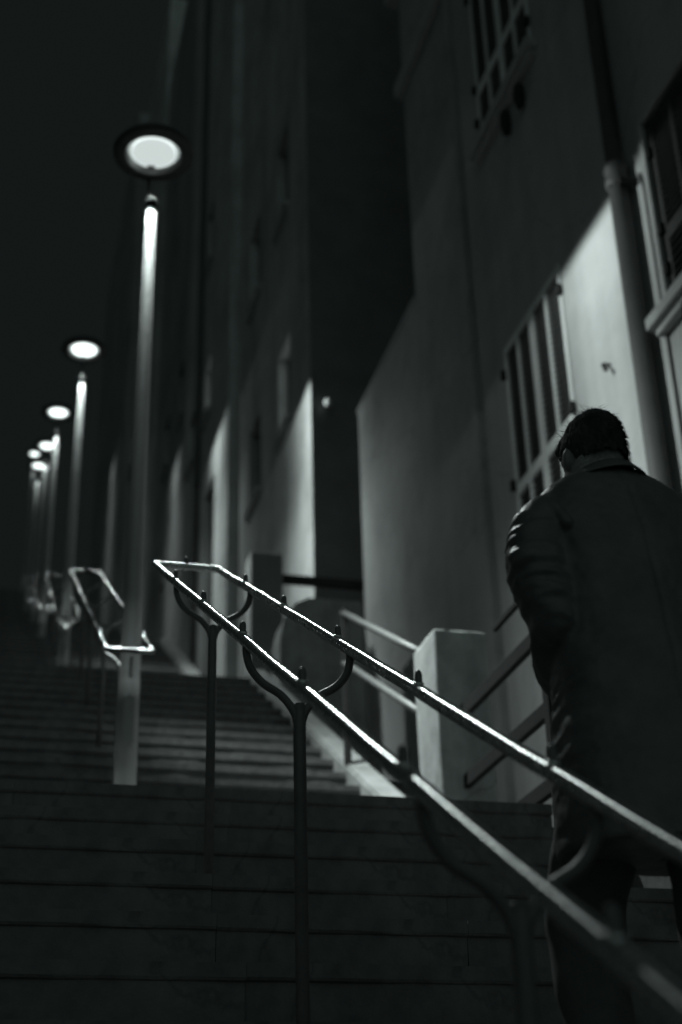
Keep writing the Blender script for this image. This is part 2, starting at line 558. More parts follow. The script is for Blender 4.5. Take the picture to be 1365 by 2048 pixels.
def lamp(px, py, pz, H, label, detail=True):
    t = empty('street_lamp', (px, py, pz))
    n = 28 if detail else 16
    zt = H - 0.39
    p = obj('post', lathe([(0.0, 0), (0.061, 0), (0.060, 0.9), (0.0585, 0.905), (0.056, 1.4), (0.046, 2.6), (0.036, zt - 0.25), (0.033, zt - 0.02), (0.026, zt), (0.0, zt)], n, 'post'), M['lamppost'], t)
    obj('top_collar', lathe([(0.0, zt + 0.012), (0.030, zt + 0.010), (0.0375, zt - 0.004), (0.0375, zt - 0.07), (0.0, zt - 0.07)], n, 'top_collar'), M['matt_black'], p)  # black cap added to cover the overbright post top
    obj('base_flange', lathe([(0.0, 0), (0.11, 0), (0.11, 0.014), (0.066, 0.02), (0.064, 0.06), (0.0, 0.06)], n, 'base_flange'), M['lamppost'], p)
    obj('access_door', box(-0.03, 0.03, -0.066, -0.052, 0.50, 0.78, 0.004), M['lamppost'], p)
    for z in (0.46, 1.02):
        obj('bolt', lathe([(0.0, 0), (0.012, 0), (0.012, 0.007), (0.0, 0.009)], 10, 'bolt'), M['lamppost'], p, loc=(0.0, -0.0585, z), rot=(math.pi / 2, 0, 0))
    hd = obj('lamp_head', lathe([(0.194, 0.0), (0.262, -0.004), (0.276, 0.006), (0.278, 0.03), (0.25, 0.07), (0.15, 0.11), (0.0, 0.125)], n * 2, 'lamp_head'), M['lamphead'], t, loc=(0, 0, H))
    obj('reflector', lathe([(0.152, 0.050), (0.162, 0.034), (0.180, 0.010), (0.194, 0.001)], n * 2, 'reflector'), M['reflector'], hd)
    obj('lens', lathe([(0.0, 0.012), (0.09, 0.014), (0.146, 0.022)], n * 2, 'lens'), M['lens' if H == LH[0] else 'lensfar'], hd)
    obj('lens_rim', lathe([(0.146, 0.022), (0.150, 0.022), (0.153, 0.044)], n * 2, 'lens_rim'), M['lensring'], hd)
    obj('lens_clip', box(-0.026, 0.026, 0.112, 0.136, 0.002, 0.010, 0.003), M['lamphead'], hd)
    pts = spline([(0, 0, zt - 0.02), (0, 0.01, zt + 0.03), (0, 0.09, zt + 0.10), (0, 0.20, zt + 0.20), (0, 0.250, zt + 0.33), (0, 0.258, H + 0.02)], 8)
    obj('bracket_arm', tube(pts, 0.012, 10, 'bracket_arm'), M['matt_black'], t)
    ld = lamp_light('lamp_light', LAMP_POWER * LP[LH.index(H)])
    lo = bpy.data.objects.new('lamp_light', ld)
    COL.objects.link(lo)
    lo.parent = t
    lo.location = (0, 0, H - 0.09)
    return t

LAMP_LABELS = ('nearest tall grey street lamp with a glowing round disc head',
               'second street lamp up the stairs, smaller glowing oval head',
               'third street lamp up the stairs, right of the small cluster',
               'fourth street lamp, upper right glow of the far cluster of three',
               'fifth street lamp, lowest glow of the far cluster of three',
               'farthest street lamp, left glow of the far cluster of three')
LX = (0.757, 0.742, 0.69, 0.725, 0.72, 0.74)
LP = (1.0, 0.92, 0.52, 0.26, 0.24, 0.2)
LH = (4.72, 4.50, 4.66, 4.82, 4.86, 5.9)
for k in range(6):
    f = k + 1
    ly = FL[f][0] + (1.14 if k == 1 else 0.585)
    lz = FL[f][1] + (4 if k == 1 else 2) * RZ
    tag(lamp(LX[k], ly, lz, LH[k], '', k < 2), LAMP_LABELS[k], 'street lamp', 'street lamps along the stairs')

# ------------------------------------------------------------------ buildings on the right
def facade_mesh(xf, y0, y1, z0, z1, holes, depth=0.16, back=6.0, name='wall'):
    """street face at x=xf looking towards -X, holes (ya, yb, za, zb), end walls and flat top"""
    bm = bmesh.new()
    ys = sorted({y0, y1, *[h[0] for h in holes], *[h[1] for h in holes]})
    zs = sorted({z0, z1, *[h[2] for h in holes], *[h[3] for h in holes]})
    def quad(*p): bm.faces.new([bm.verts.new(q) for q in p])
    for a, b in zip(ys[:-1], ys[1:]):
        for c, d in zip(zs[:-1], zs[1:]):
            ym, zm = (a + b) / 2, (c + d) / 2
            if any(h[0] < ym < h[1] and h[2] < zm < h[3] for h in holes): continue
            quad((xf, a, c), (xf, a, d), (xf, b, d), (xf, b, c))
    for (a, b, c, d) in holes:
        x2 = xf + depth
        quad((xf, a, c), (xf, b, c), (x2, b, c), (x2, a, c))
        quad((xf, a, d), (x2, a, d), (x2, b, d), (xf, b, d))
        quad((xf, a, c), (x2, a, c), (x2, a, d), (xf, a, d))
        quad((xf, b, c), (xf, b, d), (x2, b, d), (x2, b, c))
        quad((x2, a, c), (x2, b, c), (x2, b, d), (x2, a, d))
    xb = xf + back
    quad((xf, y0, z0), (xb, y0, z0), (xb, y0, z1), (xf, y0, z1))
    quad((xf, y1, z0), (xf, y1, z1), (xb, y1, z1), (xb, y1, z0))
    quad((xf, y0, z1), (xb, y0, z1), (xb, y1, z1), (xf, y1, z1))
    quad((xb, y0, z0), (xb, y1, z0), (xb, y1, z1), (xb, y0, z1))
    bmesh.ops.remove_doubles(bm, verts=bm.verts[:], dist=1e-4)
    me = bpy.data.meshes.new(name)
    bm.to_mesh(me); bm.free()
    return me

SLAT = None
def shutters(b, xf, ya, yb, za, zb, zmid, sub=2, slat_pitch=0.052, hinges=True, mat='shutter'):
    """two closed leaves in the opening (ya..yb, za..zb); louvred columns; slats are sub-parts"""
    st = 0.052                                # stile width
    x0, x1 = xf - 0.012, xf + 0.032
    ym = (ya + yb) / 2
    for lo, hi in ((ya + 0.006, ym - 0.003), (ym + 0.003, yb - 0.006)):
        bm = bmesh.new()
        wcol = (hi - lo - st * (sub + 1)) / sub
        ysl = []
        for i in range(sub + 1):
            y = lo + i * (wcol + st)
            add_box(bm, x0, x1, y, y + st, za, zb, 0.004)
            if i < sub: ysl.append((y + st, y + st + wcol))
        rails = [(za, za + 0.085), (zmid - 0.05, zmid + 0.05), (zb - 0.07, zb)]
        for c, d in rails:
            for (y_a, y_b) in ysl:
                add_box(bm, x0 + 0.003, x1 - 0.003, y_a - 0.002, y_b + 0.002, c, d)
        leaf = obj('shutter', mesh_of(bm, 'shutter'), M[mat], b)
        wslat = wcol - 0.004
        bm = bmesh.new()
        add_box(bm, -0.024, 0.024, -wslat / 2, wslat / 2, -0.0042, 0.0042)
        for v in bm.verts:
            v.co = Matrix.Rotation(RAD(-38), 3, 'Y') @ v.co
        sm = mesh_of(bm, 'slat')
        for (c, d) in ((rails[0][1], rails[1][0]), (rails[1][1], rails[2][0])):
            nsl = max(1, int((d - c) / slat_pitch))
            for k in range(nsl):
                z = c + (k + 0.5) * (d - c) / nsl
                for (y_a, y_b) in ysl:
                    obj('slat', sm, M['slat' if mat == 'shutter' else 'darkwood'], leaf, loc=(xf + 0.012, (y_a + y_b) / 2, z))
        obj('backing', box(xf + 0.06, xf + 0.075, lo, hi, za, zb), M['darkwood'], leaf)
        if hinges:
            yh = lo if lo < ym - 0.2 else hi
            for zh in (za + 0.28, zb - 0.26, zmid + 0.06):
                obj('hinge', box(xf - 0.05, xf - 0.008, yh - 0.026, yh + 0.026, zh - 0.045, zh + 0.045, 0.008), M['iron'], leaf)

def sill(b, xf, ya, yb, z, proud=0.11, h=0.09):
    s = obj('sill', box(xf - proud, xf + 0.05, ya, yb, z - h, z, 0.008), M['trim'], b)
    obj('sill_moulding', box(xf - proud * 0.6, xf + 0.02, ya + 0.04, yb - 0.04, z - h - 0.06, z - h - 0.003, 0.008), M['trim'], s)
    return s

def plain_window(b, xf, ya, yb, za, zb, mat='glass', depth=0.15):
    f = 0.06
    bm = bmesh.new()
    x0, x1 = xf + depth - 0.05, xf + depth - 0.006
    add_box(bm, x0, x1, ya + 0.003, ya + f, za + 0.003, zb - 0.003)
    add_box(bm, x0, x1, yb - f, yb - 0.003, za + 0.003, zb - 0.003)
    for c, d in ((za + 0.003, za + f), (zb - f, zb - 0.003), ((za + zb) / 2 + 0.15, (za + zb) / 2 + 0.19)):
        add_box(bm, x0 + 0.003, x1 - 0.003, ya + f, yb - f, c, d)
    w = obj('window', mesh_of(bm, 'window'), M['darkwood'], b)
    obj('pane', box(x0 + 0.02, x0 + 0.026, ya + f, yb - f, za + f, zb - f), M[mat], w)
    return w

# --- building beside the near flights
XF = 4.0
bA = empty('house', (XF, 5.0, 0.0))
def under(b, fn, *a, **k):                    # build in world space, then hang under b
    before = set(bpy.data.objects)
    r = fn(b, *a, **k)
    for o in set(bpy.data.objects) - before:
        if o.parent is b:
            o.location = Vector(o.location) - b.location
    return r
def part(b, name, me, mat):
    o = obj(name, me, M[mat], b)
    o.location = -Vector(b.location)
    return o
W1 = (8.27, 9.53, 4.72, 6.74)
W2 = (5.45, 6.72, 5.26, 6.76)
W3 = (8.30, 9.62, 9.06, 11.2)
W4 = (5.45, 6.72, 9.06, 11.2)
part(bA, 'wall', facade_mesh(XF, 1.0, 10.10, -4.0, 19.0, [W1, W2, W3, W4], 0.2), 'plasterA')
under(bA, shutters, XF, *W1[:2], W1[2], W1[3], 5.36)
under(bA, shutters, XF + 0.03, *W2[:2], W2[2], W2[3], 5.80, mat='darkwood')
under(bA, shutters, XF, *W3[:2], W3[2], W3[3], 9.7)
under(bA, shutters, XF, *W4[:2], W4[2], W4[3], 9.7)
under(bA, sill, XF, 5.35, 6.90, 5.25)
under(bA, sill, XF, 8.2, 9.72, 9.05)
under(bA, sill, XF, 5.35, 6.82, 9.05)
for (ya, yb, za, zb) in (W2,):
    for q, (o_, w_) in enumerate(((0.0, 0.035), (0.05, 0.03))):
        part(bA, 'window_trim', box(XF - 0.03 + 0.012 * q, XF + 0.02, yb + o_ - 0.0, yb + o_ + w_, za + 0.003, zb + o_ + w_, 0.004), 'trim')
        part(bA, 'window_trim', box(XF - 0.03 + 0.012 * q, XF + 0.02, ya - 0.08, yb + o_, zb + o_, zb + o_ + w_, 0.004), 'trim')
for y, z in ((8.58, 8.72), (8.92, 8.72), (6.45, 4.98), (5.9, 4.98), (6.45, 8.72)):
    part(bA, 'sill_bracket', lathe([(0.0, -0.14), (0.035, -0.11), (0.05, 0.0), (0.045, 0.11), (0.0, 0.13)], 12, 'sill_bracket', (XF - 0.045, y, z)), 'iron')
# shutter stay on the wall
st = part(bA, 'shutter_stay', tube(spline([(XF + 0.01, 7.655, 5.40), (XF - 0.05, 7.655, 5.40), (XF - 0.065, 7.635, 5.37), (XF - 0.06, 7.61, 5.33)], 5), [0.012] * 15 + [0.02], 10, 'shutter_stay'), 'iron')
tag(bA, 'tall pale plastered house with louvred shutters, lit beside the man', 'house')

# drainpipe
YP = 7.02
dp = empty('drainpipe', (XF - 0.10, YP, -3.0))
def dpart(name, me, mat='zinc', parent=None):
    o = obj(name, me, M[mat], parent or dp)
    if parent is None: o.location = -Vector(dp.location)
    return o
pp = dpart('pipe', tube([(XF - 0.095, YP, -3.4), (XF - 0.095, YP, 6.50)], 0.068, 22, 'pipe'))
dpart('pipe', tube([(XF - 0.095, YP, 6.50), (XF - 0.095, YP, 19.0)], 0.062, 22, 'pipe'))
dpart('collar', lathe([(0.070, -0.12), (0.084, -0.10), (0.088, -0.06), (0.078, -0.045), (0.078, 0.02), (0.090, 0.035), (0.086, 0.075), (0.064, 0.09)], 24, 'collar', (XF - 0.095, YP, 6.55)))
dpart('collar', lathe([(0.066, -0.06), (0.082, -0.05), (0.082, 0.05), (0.064, 0.06)], 24, 'collar', (XF - 0.095, YP, 9.4)))
dpart('clip', box(XF - 0.13, XF + 0.01, YP - 0.10, YP - 0.075, 6.40, 6.46, 0.004), 'iron')
dpart('clip_bolt', tube([(XF - 0.175, YP - 0.01, 6.44), (XF - 0.155, YP - 0.01, 6.44)], 0.014, 8), 'zinc')
dpart('clip', box(XF - 0.18, XF + 0.01, YP - 0.085, YP + 0.085, 3.20, 3.25, 0.004), 'iron')
dpart('cable', tube([(XF - 0.012, YP - 0.20, -2.0), (XF - 0.012, YP - 0.20, 6.3), (XF - 0.012, YP - 0.16, 6.45)], 0.011, 8, 'cable'), 'zinc')
tag(dp, 'round metal drainpipe with a collar running down the pale house wall', 'drainpipe')

# --- grey neighbour: tall slice and low wing
bB = empty('house', (XF, 10.4, 0.0))
part(bB, 'wall', facade_mesh(XF, 10.30, 11.80, -3.0, 21.0, [], 0.16), 'plasterB')
part(bB, 'wing_wall', facade_mesh(XF + 0.004, 11.803, 14.22, -3.0, 8.86, [], 0.16, back=5.0), 'plasterB')
part(bB, 'recess', box(XF + 0.55, XF + 3.0, 10.102, 10.298, -3.0, 19.0), 'shade_dark')
part(bB, 'coping', box(XF - 0.012, XF + 5.0, 11.83, 14.235, 8.863, 8.93, 0.01), 'plasterB')
part(bB, 'string_course', box(XF - 0.09, XF + 0.5, 10.31, 11.90, 11.72, 11.92, 0.02), 'trim')
part(bB, 'string_course', box(XF - 0.13, XF + 0.5, 10.31, 11.97, 13.25, 13.55, 0.03), 'trim')
tag(bB, 'narrow grey plastered house with a low wing beyond the shuttered house', 'house')

# --- the row further up
XC = 3.61
def row_house(y0, y1, z0, z1, mat, holes, lit, label, back=8.0, xf=XC):
    b = empty('house', (xf, y0, 0))
    part(b, 'wall', facade_mesh(xf, y0, y1, z0, z1, holes, 0.22, back), mat)
    for h in holes:
        if h[3] - h[2] > 1.9 and h[2] < z0 + 9 and h not in lit and (h[1] - h[0]) < 1.25 and h[2] == holes[0][2]:
            under(b, lambda bb: obj('door', box(xf + 0.12, xf + 0.16, h[0] + 0.003, h[1] - 0.003, h[2], h[3] - 0.003, 0.003), M['darkwood'], bb))
        else:
            under(b, plain_window, xf, *h, mat='glowpane' if h in lit else 'glass', depth=0.2)
            under(b, sill, xf, h[0] - 0.08, h[1] + 0.08, h[2] - 0.002, 0.08, 0.07)
    return tag(b, label, 'house')
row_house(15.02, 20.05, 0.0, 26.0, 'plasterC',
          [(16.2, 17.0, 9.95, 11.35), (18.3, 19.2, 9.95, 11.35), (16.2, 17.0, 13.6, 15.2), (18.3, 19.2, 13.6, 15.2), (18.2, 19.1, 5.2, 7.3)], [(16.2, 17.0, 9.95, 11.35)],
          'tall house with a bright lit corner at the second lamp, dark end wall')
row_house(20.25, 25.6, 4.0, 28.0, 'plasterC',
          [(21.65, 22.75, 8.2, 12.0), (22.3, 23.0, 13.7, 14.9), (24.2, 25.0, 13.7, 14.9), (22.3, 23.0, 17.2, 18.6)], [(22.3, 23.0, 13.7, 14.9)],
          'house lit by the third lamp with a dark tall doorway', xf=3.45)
row_house(25.9, 32.4, 6.0, 31.0, 'plasterD', [(29.6, 30.5, 11.0, 13.6), (27.2, 28.0, 16.6, 18.0), (29.6, 30.5, 16.6, 18.0)], [],
          'dark house beside the fourth lamp, patchy light on its wall', xf=3.60)
row_house(32.7, 41.0, 10.0, 35.0, 'plasterC', [(37.8, 38.8, 16.0, 18.2), (37.8, 38.8, 21.0, 22.4)], [], 'far house beside the fifth lamp, thin strip of light on its wall', xf=3.55)
row_house(41.3, 54.0, 14.0, 38.0, 'plasterD', [(46.0, 47.0, 21.0, 23.0)], [], 'farthest house at the top of the stairs', xf=3.5)
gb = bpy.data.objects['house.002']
part(gb, 'end_wall_shade', box(XC + 0.003, XC + 7.9, 15.0, 15.017, 0.0, 25.9), 'shade_dark')  # thin dark sheet: the end wall's shade put into its colour
# drainpipe on the third house
d3 = empty('drainpipe', (3.37, 23.3, 4.0))
obj('pipe', tube([(0, 0, 0.2), (0, 0, 22.0)], 0.055, 12, 'pipe'), M['zinc'], d3)
for z in (3.0, 6.0, 8.6): obj('collar', lathe([(0.06, -0.05), (0.075, -0.04), (0.075, 0.04), (0.06, 0.05)], 12, 'collar', (0, 0, z)), M['zinc'], d3)
tag(d3, 'thin pale drainpipe on the house beside the third lamp', 'drainpipe')
# small fittings on the dark end wall
v = empty('wall_fitting', (3.80, 15.01, 9.40))
obj('arm', tube([(0, 0.0, 0), (0, -0.10, 0.01)], 0.012, 8, 'arm'), M['iron'], v)
obj('insulator', lathe([(0, -0.05), (0.035, -0.04), (0.05, 0.0), (0.035, 0.04), (0, 0.05)], 14, 'insulator', (0, -0.12, 0.01)), M['shutter'], v)
tag(v, 'small pale fitting sticking out of the dark end wall', 'wall fitting')

# ------------------------------------------------------------------ pillars, guard rails, side rails
def pillar(x0, x1, y0, y1, z0, z1, label, mat='pillar'):
    t = empty('pillar', ((x0 + x1) / 2, (y0 + y1) / 2, z0))
    c = Vector(t.location)
    bm = bmesh.new()
    add_box(bm, x0 - c.x, x1 - c.x, y0 - c.y, y1 - c.y, 0, z1 - z0, 0.018)
    bmesh.ops.subdivide_edges(bm, edges=[e for e in bm.edges if e.calc_length() > 0.2], cuts=5, use_grid_fill=True)
    for v_ in bm.verts:
        v_.co += Vector((random.uniform(-1, 1), random.uniform(-1, 1), random.uniform(-1, 1))) * 0.003
    obj('shaft', mesh_of(bm, 'shaft', True), M[mat], t)
    return tag(t, label, 'pillar')
p1 = pillar(2.235, 2.53, 6.62, 7.0, 1.0, 2.86, 'square pale rendered pillar beside the steps in front of the grey house')
p2 = pillar(2.70, 3.07, 14.25, 14.6, 4.0, 6.93, 'dark square gate pier at the second landing, left of the bright house corner', 'shade_dark')
# parapet block
bm = bmesh.new()
prof = [(2.72, 3.2), (2.72, 5.30), (2.77, 5.52), (2.88, 5.68), (3.02, 5.75), (3.55, 5.75), (3.57, 5.70), (3.57, 3.2)]
fr = [bm.verts.new((x, 12.78, z)) for x, z in prof]; bk = [bm.verts.new((x, 13.2, z)) for x, z in prof]
bm.faces.new(fr); bm.faces.new(bk[::-1])
for i in range(len(prof)): bm.faces.new((fr[i], bk[i], bk[(i + 1) % len(prof)], fr[(i + 1) % len(prof)]))
tag(obj('parapet_wall', mesh_of(bm, 'parapet_wall'), M['parapet']), 'grey parapet wall with a rounded shoulder beyond the pale pillar', 'wall')
gate = empty('crossbar_gate', (3.5, 14.42, 5.0))
obj('bar', box(-0.428, 0.60, -0.04, 0.04, 1.64, 1.74, 0.006), M['iron'], gate)
obj('bar', box(-0.428, 0.60, -0.03, 0.03, -0.6, -0.54, 0.006), M['iron'], gate)
obj('post', box(0.56, 0.62, -0.05, 0.05, -2.0, 1.64, 0.006), M['iron'], gate)
tag(gate, 'dark horizontal crossbar between the far gate pier and the grey house', 'gate')

gd = empty('guard_rail', (2.36, 5.44, 1.0))
for z in (2.39, 2.03, 1.70):
    obj('bar', box(-0.016, 0.016, 0.0, 1.17, z - 0.036 - 1.0, z + 0.036 - 1.0, 0.005), M['iron'], gd)
obj('bar', box(-0.012, 0.012, 0.0, 0.62, 2.62 - 1.0, 2.65 - 1.0, 0.005), M['iron'], gd)
obj('post', box(-0.035, 0.035, -0.035, 0.03, 0.0, 1.48, 0.006), M['iron'], gd)
tag(gd, 'dark level guard rail with flat bars between the pale pillar and the man', 'guard rail')

sr = empty('side_handrail', (2.33, 7.0, 1.7))
def SP(y, dz): return Vector((2.33, y, nose_z(1, y) + dz)) - Vector(sr.location)
for dz in (1.12, 0.75):
    obj('rail', tube([SP(6.99, dz), SP(7.6, dz), SP(8.2, dz), SP(8.86, dz)], 0.023, 12, 'rail'), M['siderail'], sr)
for y in (8.82,):
    obj('post', box(-0.02, 0.02, y - 7.0 - 0.03, y - 7.0 + 0.03, nose_z(1, y) - 1.7 - 0.05, nose_z(1, y) - 1.7 + 1.16, 0.005), M['iron'], sr)
tag(sr, 'two rail side handrail climbing from the pale pillar along the second flight', 'handrail')

# ------------------------------------------------------------------ the man
from mathutils import noise as mnoise
MAN = Vector((1.315, 2.55, -0.01))

def add_loft(bm, rings, n=28, power=2.3):
    """rings: (cx, cy, cz, rx, ry) bottom to top; superellipse sections"""
    rows = []
    for (cx, cy, cz, rx, ry) in rings:
        row = []
        for k in range(n):
            a = 2 * math.pi * k / n
            c, s_ = math.cos(a), math.sin(a)
            x = rx * math.copysign(abs(c) ** (2 / power), c)
            y = ry * math.copysign(abs(s_) ** (2 / power), s_)
            row.append(bm.verts.new((cx + x, cy + y, cz)))
        rows.append(row)
    for a, b in zip(rows[:-1], rows[1:]):
        for k in range(n):
            bm.faces.new((a[k], a[(k + 1) % n], b[(k + 1) % n], b[k]))
    bm.faces.new(rows[0][::-1]); bm.faces.new(rows[-1])

def add_ball(bm, c, r, squash=(1, 1, 1), rot=None):
    q = bmesh.ops.create_icosphere(bm, subdivisions=3, radius=r)
    for v_ in q['verts']:
        p = Vector((v_.co.x * squash[0], v_.co.y * squash[1], v_.co.z * squash[2]))
        if rot: p = rot @ p
        v_.co = p + Vector(c)

def add_limb(bm, pts, radii, seg=6, n=16):
    P = spline(pts, seg)
    R_ = []
    for i in range(len(radii) - 1):
        for k in range(seg): R_.append(radii[i] + (radii[i + 1] - radii[i]) * k / seg)
    R_.append(radii[-1])
    add_tube(bm, P, R_, n)
    add_ball(bm, pts[0], radii[0] * 0.98); add_ball(bm, pts[-1], radii[-1] * 0.98)

def fused(bm, voxel, smooth_it, name, disp=None):
    """one continuous skin over all the overlapping pieces"""
    me = bpy.data.meshes.new(name + '_raw')
    bmesh.ops.recalc_face_normals(bm, faces=bm.faces[:])
    bm.to_mesh(me); bm.free()
    o = bpy.data.objects.new(name + '_raw', me)
    COL.objects.link(o)
    r = o.modifiers.new('r', 'REMESH'); r.mode = 'VOXEL'; r.voxel_size = voxel
    s_ = o.modifiers.new('s', 'SMOOTH'); s_.iterations = smooth_it; s_.factor = 0.5
    dg = bpy.context.evaluated_depsgraph_get()
    out = bpy.data.meshes.new_from_object(o.evaluated_get(dg))
    bpy.data.objects.remove(o); bpy.data.meshes.remove(me)
    out.name = name
    if disp:
        nr = [v_.normal.copy() for v_ in out.vertices]
        for v_, n_ in zip(out.vertices, nr):
            v_.co = v_.co + n_ * disp(v_.co)
    for p in out.polygons: p.use_smooth = True
    out.update()
    return out

# arms: left goes out to the elbow, then the forearm comes in across the front
ARM_L = [(-0.166, 0.035, 1.398), (-0.196, 0.020, 1.34), (-0.205, 0.0, 1.24), (-0.180, 0.0, 1.15), (-0.13, 0.12, 1.09), (-0.06, 0.21, 1.08)]
ARM_R = [(0.158, 0.035, 1.385), (0.200, 0.025, 1.31), (0.222, 0.01, 1.20), (0.215, 0.0, 1.11), (0.17, 0.13, 1.05), (0.09, 0.21, 1.07)]
HEAD = Vector((-0.006, 0.105, 1.605))
TILT = Matrix.Rotation(RAD(-16), 3, 'X')      # chin down
# --- body
bm = bmesh.new()
add_loft(bm, [(0, 0, 0.80, 0.15, 0.10), (0, 0.0, 0.95, 0.16, 0.105), (0, 0.01, 1.10, 0.145, 0.095), (0, 0.03, 1.28, 0.165, 0.10), (0, 0.045, 1.40, 0.16, 0.085), (0, 0.055, 1.46, 0.09, 0.07)], 24, 2.2)
add_limb(bm, [(0, 0.055, 1.42), (-0.004, 0.075, 1.50), (-0.008, 0.095, 1.575)], [0.068, 0.062, 0.060])
for A in (ARM_L, ARM_R):
    add_limb(bm, A[:4] + [A[4], A[5]], [0.045, 0.042, 0.04, 0.036, 0.032, 0.026])
def LOCAL(p): return HEAD + TILT @ Vector(p)
add_ball(bm, LOCAL((0, -0.012, 0.022)), 0.092, (0.75, 1.02, 0.92), TILT)         # skull
add_ball(bm, LOCAL((0, 0.035, -0.035)), 0.066, (0.92, 0.90, 1.15), TILT)          # face
add_ball(bm, LOCAL((0, 0.050, -0.085)), 0.032, (1.1, 0.9, 0.8), TILT)             # chin
add_ball(bm, LOCAL((0, 0.098, -0.022)), 0.016, (0.8, 1.2, 1.5), TILT)             # nose
add_ball(bm, LOCAL((0, 0.086, 0.012)), 0.012, (2.6, 0.8, 0.6), TILT)              # brow
add_ball(bm, LOCAL((0, 0.086, -0.060)), 0.011, (2.0, 0.7, 0.55), TILT)            # lips
for s_ in (-1, 1):
    add_ball(bm, LOCAL((s_ * 0.069, -0.008, -0.012)), 0.028, (0.36, 0.62, 1.02), Matrix.Rotation(RAD(18 * s_), 3, 'Z'))   # ear
    A = ARM_L if s_ < 0 else ARM_R
    w_ = Vector(A[5]); d_ = (Vector(A[5]) - Vector(A[4])).normalized()
    side = d_.cross(Vector((0, 0, 1))).normalized()
    upv = side.cross(d_)
    add_ball(bm, w_ + d_ * 0.045, 0.040, (0.9, 0.9, 0.55))                        # palm
    for q in range(4):
        o_ = side * 0 + upv * (0.030 - 0.020 * q)
        L_ = (0.072, 0.080, 0.076, 0.060)[q]
        b0 = w_ + d_ * 0.075 + o_
        add_limb(bm, [b0, b0 + d_ * L_ * 0.45 + Vector((0, 0, 0.004)), b0 + d_ * L_ * 0.75 + side * (-s_) * 0.018, b0 + d_ * L_ * 0.70 + side * (-s_) * 0.042], [0.0095, 0.009, 0.0085, 0.0075], 4, 8)
    add_limb(bm, [w_ + d_ * 0.02 + upv * 0.03, w_ + d_ * 0.055 + upv * 0.048 - side * s_ * 0.012, w_ + d_ * 0.085 + upv * 0.045 - side * s_ * 0.03], [0.012, 0.0105, 0.009], 4, 8)
LEG_L = [(-0.09, 0.0, 0.86), (-0.10, 0.20, 0.60), (-0.105, 0.19, 0.35), (-0.105, 0.22, 0.14)]
LEG_R = [(0.09, -0.01, 0.86), (0.095, 0.02, 0.42), (0.095, -0.06, 0.15), (0.095, -0.12, -0.045)]
for A in (LEG_L, LEG_R):
    add_limb(bm, A, [0.075, 0.055, 0.048, 0.036])
man = obj('person', fused(bm, 0.0055, 3, 'person_body'), M['skin'], None, loc=MAN)
tag(man, 'man in a dark coat seen from behind, head bowed, climbing the steps', 'person')

# --- eyes
for s_ in (-1, 1):
    obj('eye', lathe([(0, -0.010), (0.007, -0.007), (0.010, 0), (0.007, 0.007), (0, 0.010)], 12, 'eye', LOCAL((s_ * 0.031, 0.080, -0.008))), M['knit'], man)

# --- coat
def sleeve_axis_dist(p, A):
    best = 9
    P = [Vector(a) for a in A]
    for a, b in zip(P[:-1], P[1:]):
        t_ = max(0, min(1, (p - a).dot(b - a) / (b - a).length_squared))
        best = min(best, (p - (a + (b - a) * t_)).length)
    return best
def coat_folds(p):
    d = 0.0
    sl_ = max(0.0, min(1.0, (abs(p.x) - 0.150) / 0.05))
    if p.z < 1.40:
        # sleeve creases run round the arm, a little slanted
        w1 = mnoise.noise(Vector((p.x * 7, p.y * 7 + 3, p.z * 30 + p.x * 9 + p.y * 8)))
        w2 = mnoise.noise(Vector((p.x * 12 + 7, p.y * 12, p.z * 52 - p.y * 14)))
        amp = 0.6 + 0.8 * math.exp(-((p.z - 1.24) / 0.10) ** 2)
        d += sl_ * amp * (0.0085 * (1 - 2.2 * abs(w1)) * 0.8 + 0.003 * w2)
    # drape on the back
    w3 = mnoise.noise(Vector((p.x * 10 + 2 * p.z, p.y * 4, p.z * 3.2)))
    w4 = mnoise.noise(Vector((p.x * 5 - 1, p.y * 5, p.z * 13 + 5 * p.x)))
    d += (1 - sl_) * (0.007 * w3 + 0.0045 * w4)
    d += 0.0012 * mnoise.noise(p * 60)
    if p.y < 0.03 and p.z < 1.47: d -= 0.0035 * math.exp(-((p.x - 0.002) / 0.006) ** 2)      # back seam
    return d
bm = bmesh.new()
add_loft(bm, [(0.0, -0.018, 0.66, 0.222, 0.166), (0.0, -0.012, 0.85, 0.212, 0.156), (0, -0.005, 1.00, 0.196, 0.142), (0, 0.005, 1.12, 0.188, 0.132), (0, 0.02, 1.24, 0.194, 0.134),
              (0, 0.035, 1.34, 0.196, 0.126), (0, 0.045, 1.405, 0.196, 0.112), (0, 0.050, 1.445, 0.184, 0.102), (0, 0.053, 1.478, 0.164, 0.094), (0.0, 0.058, 1.506, 0.130, 0.086), (0.0, 0.064, 1.530, 0.092, 0.078)], 40, 2.35)
add_limb(bm, ARM_L, [0.062, 0.067, 0.066, 0.062, 0.056, 0.048], 7, 20)
add_limb(bm, ARM_R, [0.066, 0.071, 0.066, 0.064, 0.056, 0.048], 7, 20)
add_ball(bm, (-0.232, -0.012, 1.275), 0.044); add_ball(bm, (-0.234, -0.01, 1.225), 0.036)       # bunched sleeve above the elbow
add_ball(bm, (-0.190, -0.02, 1.135), 0.052)
for s_ in (-1, 1):                                                                             # shoulder seams
    add_limb(bm, [(s_ * 0.160, -0.055, 1.35), (s_ * 0.178, -0.005, 1.434), (s_ * 0.178, 0.075, 1.434), (s_ * 0.16, 0.12, 1.36)], [0.010, 0.008, 0.008, 0.010], 6, 8)
coat = obj('coat', fused(bm, 0.0058, 5, 'coat', coat_folds), M['coat'], man)
tag(coat, 'dark glossy coat with creased sleeves')
